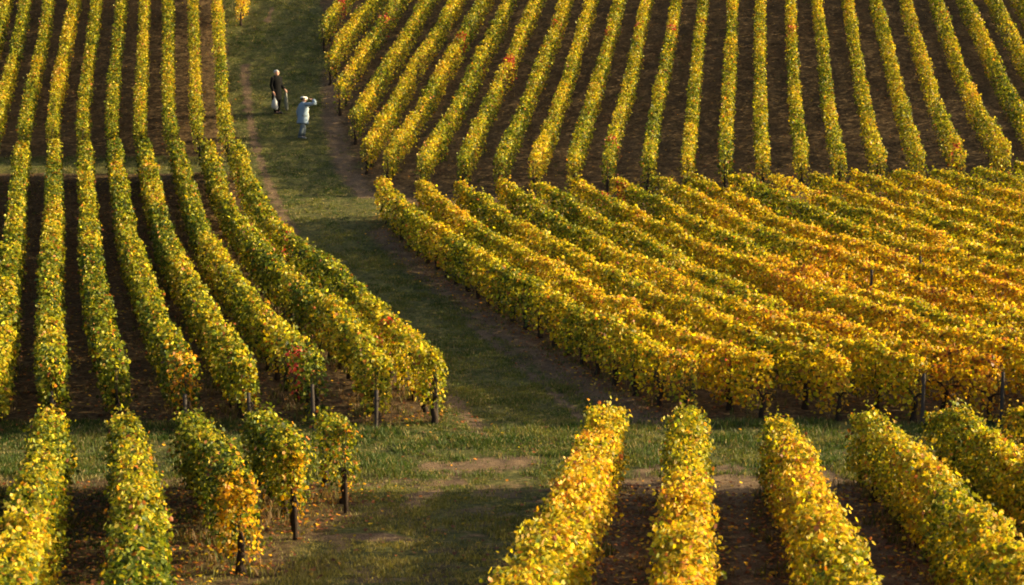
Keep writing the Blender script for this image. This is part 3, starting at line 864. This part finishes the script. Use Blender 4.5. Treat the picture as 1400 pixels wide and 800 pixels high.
def figure(loc, rz, label, arms, lean=0.0, stride=0.05, kind="man"):
    root = empty("person", loc, rz)
    tag(root, label, "person", "walkers on the grass track")
    J = {"pelvis": (0, 0, 0.93, 0.135, 0.10), "waist": (0, 0.0, 1.08, 0.125, 0.095), "chest": (0, 0.01, 1.28, 0.15, 0.11), "collar": (0, 0.0, 1.43, 0.075, 0.07),
         "neck": (0, 0.01, 1.50, 0.05), "jaw": (0, 0.035, 1.565, 0.066, 0.075), "face": (0, 0.025, 1.63, 0.074, 0.09), "crown": (0, 0.01, 1.695, 0.058, 0.07),
         "nose": (0, 0.125, 1.605, 0.012)}
    B = [("pelvis", "waist"), ("waist", "chest"), ("chest", "collar"), ("collar", "neck"), ("neck", "jaw"), ("jaw", "face"), ("face", "crown"), ("face", "nose")]
    for sg, sd in ((1, "r"), (-1, "l")):
        J["ear" + sd] = (sg * 0.083, 0.01, 1.62, 0.014); B.append(("face", "ear" + sd))
        fy = stride * sg
        J["hip" + sd] = (sg * 0.09, 0, 0.88, 0.092); J["knee" + sd] = (sg * 0.10, fy * 0.6 + 0.02, 0.49, 0.060); J["ankle" + sd] = (sg * 0.10, fy - 0.02, 0.10, 0.040)
        J["toe" + sd] = (sg * 0.115, fy + 0.13, 0.035, 0.035)
        B += [("pelvis", "hip" + sd), ("hip" + sd, "knee" + sd), ("knee" + sd, "ankle" + sd), ("ankle" + sd, "toe" + sd)]
        sh, el, wr, ha = arms[sd]
        J["shoulder" + sd] = (*sh, 0.062); J["elbow" + sd] = (*el, 0.042); J["wrist" + sd] = (*wr, 0.028); J["palm" + sd] = (*ha, 0.034, 0.02)
        B += [("collar", "shoulder" + sd), ("shoulder" + sd, "elbow" + sd), ("elbow" + sd, "wrist" + sd), ("wrist" + sd, "palm" + sd)]
        d = (Vector(ha) - Vector(wr)).normalized(); u = d.cross(Vector((0, 0, 1) if abs(d.z) < 0.8 else (1, 0, 0))).normalized(); cu = d.cross(u).normalized()
        for f, (o_, ln) in enumerate(((-0.027, 0.070), (-0.009, 0.085), (0.009, 0.080), (0.027, 0.062))):
            a = Vector(ha) + u * o_ + d * 0.045; t = a + d * ln * 0.75 + cu * 0.03
            J[f"k{f}{sd}"] = (*a, 0.009); J[f"t{f}{sd}"] = (*t, 0.008)
            B += [("palm" + sd, f"k{f}{sd}"), (f"k{f}{sd}", f"t{f}{sd}")]
        a = Vector(ha) - u * 0.045 + d * 0.01; t = a - u * 0.012 + d * 0.045
        J["tb" + sd] = (*a, 0.010); J["tt" + sd] = (*t, 0.009); B += [("palm" + sd, "tb" + sd), ("tb" + sd, "tt" + sd)]
    body = skin_body("body", J, B, M_SKIN); body.parent = root
    eb = MB()
    for sg in (-1, 1):
        e_ = link("eye", MB().add(tube([((sg * 0.032, 0.100, 1.632), 0.004), ((sg * 0.032, 0.107, 1.632), 0.011), ((sg * 0.032, 0.112, 1.632), 0.005)], 8)).mesh("eye"), M_EYE, root)
    return root, J

def loft(pts, seg=16): return tube(pts, seg)
def torso_rings(hem, flare, front=0.0):
    return [((0, 0, hem), 0.15 + flare, 0.13 + flare), ((0, 0, hem + 0.03), 0.16 + flare, 0.135 + flare), ((0, 0, 0.93), 0.185, 0.15), ((0, 0, 1.08), 0.175, 0.135),
            ((0, 0.01, 1.26), 0.215, 0.15), ((0, 0.005, 1.40), 0.225, 0.13), ((0, 0.0, 1.475), 0.15, 0.105), ((0, 0.0, 1.52), 0.072, 0.07)]
def sleeve(J, sd, r0=0.078, r1=0.052):
    p = [Vector(J[k + sd][:3]) for k in ("shoulder", "elbow", "wrist")]
    inn = Vector((p[0].x * 0.55, p[0].y, p[0].z - 0.02))
    return [(inn, r0 * 0.9), (p[0], r0), (p[0].lerp(p[1], 0.5), r0 * 0.86), (p[1], r0 * 0.78), (p[1].lerp(p[2], 0.5), r1 * 1.1), (p[2], r1)]
def trousers(J):
    b = MB()
    for sd in "rl":
        h, k, a = (Vector(J[n + sd][:3]) for n in ("hip", "knee", "ankle"))
        b.add(loft([(h + Vector((0, 0, 0.10)), 0.10, 0.115), (h - Vector((0, 0, 0.06)), 0.102, 0.11), (h.lerp(k, 0.5), 0.09), (k, 0.078), (k.lerp(a, 0.5), 0.074), (a - Vector((0, 0, 0.01)), 0.07)], 12))
    return b
def shoe(J, sd):
    a, t = Vector(J["ankle" + sd][:3]), Vector(J["toe" + sd][:3])
    return loft([(Vector((a.x, a.y - 0.07, 0.05)), 0.02, 0.03), (Vector((a.x, a.y - 0.05, 0.055)), 0.043, 0.052), (Vector((a.x, a.y + 0.03, 0.055)), 0.046, 0.055), (Vector((t.x, t.y, 0.04)), 0.048, 0.04), (Vector((t.x, t.y + 0.07, 0.03)), 0.025, 0.02)], 10)
def cap_mesh(zc, r, yb, z0, full):
    # hair: the back and top of a skull
    V, Fc = [], []; nu, nv = 14, 8
    for i in range(nv + 1):
        th = (i / nv) * full
        for k in range(nu):
            ph = 2 * math.pi * k / nu
            rr = r * math.sin(th)
            y_ = rr * math.sin(ph) * 1.15
            zz = r * 1.05 * math.cos(th)
            if y_ > 0.02 * 1 and zz < 0.035: y_, zz = y_ * 0.55, max(zz, 0.03)
            V.append((rr * math.cos(ph), yb + y_, zc + zz))
    for i in range(nv):
        for k in range(nu):
            a = i * nu + k; b = i * nu + (k + 1) % nu
            Fc.append((a, a + nu, b + nu, b))
    return V, Fc

feet = at(379, 156)
rzm = R(-128)
armsm = {"r": ((0.185, 0, 1.41), (0.235, -0.03, 1.13), (0.225, 0.05, 0.89), (0.225, 0.075, 0.82)),
         "l": ((-0.185, 0, 1.41), (-0.24, -0.03, 1.14), (-0.25, 0.13, 0.97), (-0.25, 0.19, 0.93))}
man, J = figure((feet[0], feet[1], float(gz(*feet))), rzm, "grey-haired person in black clothes standing on the grass track, holding bags", armsm)
b = MB().add(loft(torso_rings(0.55, 0.035)))
for sd in "rl": b.add(loft(sleeve(J, sd), 12))
link("jacket", b.mesh("jacket"), M_BLACK, man)
link("trousers", trousers(J).mesh("trousers"), M_BLACK, man)
for sd in "rl": link("shoe", MB().add(shoe(J, sd)).mesh("shoe"), M_SHOE, man)
link("hair", MB().add(cap_mesh(1.64, 0.092, 0.005, 0, 1.9)).mesh("hair"), M_HAIR_GREY, man)

def to_world(o, p):
    c, s_ = math.cos(o.rotation_euler.z), math.sin(o.rotation_euler.z)
    return Vector((o.location.x + c * p[0] - s_ * p[1], o.location.y + s_ * p[0] + c * p[1], o.location.z + p[2]))

def bag(hand, w, h, drop, label, tintc, d=0.09):
    root = empty("carrier_bag", hand)
    tag(root, label, "bag")
    b = MB()
    rg = random.Random(int(w * 1000))
    rings = []
    for f, k in ((0, 0.12), (0.05, 0.30), (0.3, 0.72), (0.6, 0.95), (0.85, 1.0), (0.97, 0.85), (1.0, 0.6)):
        rings.append(((rg.uniform(-.01, .01), rg.uniform(-.01, .01), -drop - f * h), w * k, d * k))
    b.add(tube(rings, 14))
    me = b.mesh("sack")
    a_ = me.attributes.new("tint", 'FLOAT_COLOR', 'POINT')
    for i in range(len(me.vertices)): a_.data[i].color = (*tintc, 1)
    link("sack", me, M_BAG, root)
    hd = MB().add(tube([((-w * 0.2, 0, -drop - 0.03), 0.010), ((-0.012, 0, -drop * 0.4), 0.007), ((0, 0, 0.0), 0.007), ((0.012, 0, -drop * 0.4), 0.007), ((w * 0.2, 0, -drop - 0.03), 0.010)], 6)).mesh("handle")
    a_ = hd.attributes.new("tint", 'FLOAT_COLOR', 'POINT')
    for i in range(len(hd.vertices)): a_.data[i].color = (*tintc, 1)
    link("handle", hd, M_BAG, root)
    return root
bag(to_world(man, (0.235, 0.11, 0.80)), 0.13, 0.42, 0.18, "white plastic bag hanging low from the black-clad person's hand", (0.34, 0.36, 0.40))
bag(to_world(man, (-0.255, 0.24, 0.90)), 0.08, 0.70, 0.06, "slim pale bag hanging on the sunny side of the black-clad person", (0.20, 0.21, 0.17), 0.05)

feet = at(413, 190)
armsw = {"r": ((0.175, 0.01, 1.40), (0.34, 0.27, 1.47), (0.14, 0.30, 1.62), (0.09, 0.22, 1.655)),
         "l": ((-0.18, 0, 1.40), (-0.27, -0.06, 1.15), (-0.25, -0.02, 0.90), (-0.25, -0.01, 0.82))}
wom, J = figure((feet[0], feet[1], float(gz(*feet))), R(-68), "person in pale blue coat and white cap with one arm raised to the face", armsw, stride=-0.10)
b = MB().add(loft(torso_rings(0.62, 0.06)))
for sd in "rl": b.add(loft(sleeve(J, sd, 0.085, 0.06), 12))
link("coat", b.mesh("coat"), M_BLUE, wom)
link("trousers", trousers(J).mesh("trousers"), M_GREYBLUE, wom)
for sd in "rl": link("shoe", MB().add(shoe(J, sd)).mesh("shoe"), M_GREYBLUE, wom)
link("shirt_front", MB().add(loft([((0.03, 0.150, 0.72), 0.06, 0.03), ((0.03, 0.155, 0.95), 0.062, 0.035), ((0.02, 0.142, 1.1), 0.06, 0.03), ((0.02, 0.152, 1.26), 0.058, 0.03), ((0.01, 0.125, 1.40), 0.03, 0.02)], 10)).mesh("shirt_front"), M_WHITE, wom)
link("hair", MB().add(cap_mesh(1.63, 0.092, 0.0, 0, 1.95)).mesh("hair"), M_HAIR_DARK, wom)
link("cap", MB().add(tube([((0, 0.0, 1.69), 0.092, 0.102), ((0, 0.0, 1.715), 0.088, 0.096), ((0, 0.0, 1.738), 0.065, 0.07), ((0, 0, 1.75), 0.025, 0.025)], 16)).add(tube([((0, 0.06, 1.695), 0.07, 0.008), ((0, 0.11, 1.688), 0.055, 0.008), ((0, 0.135, 1.685), 0.03, 0.006)], 12)).mesh("cap"), M_WHITE, wom)
wom.scale = (1.15, 1.12, 0.89)
man.scale = (1.08, 1.06, 0.97)

wom.rotation_euler = (R(-6), R(-6), R(-60))
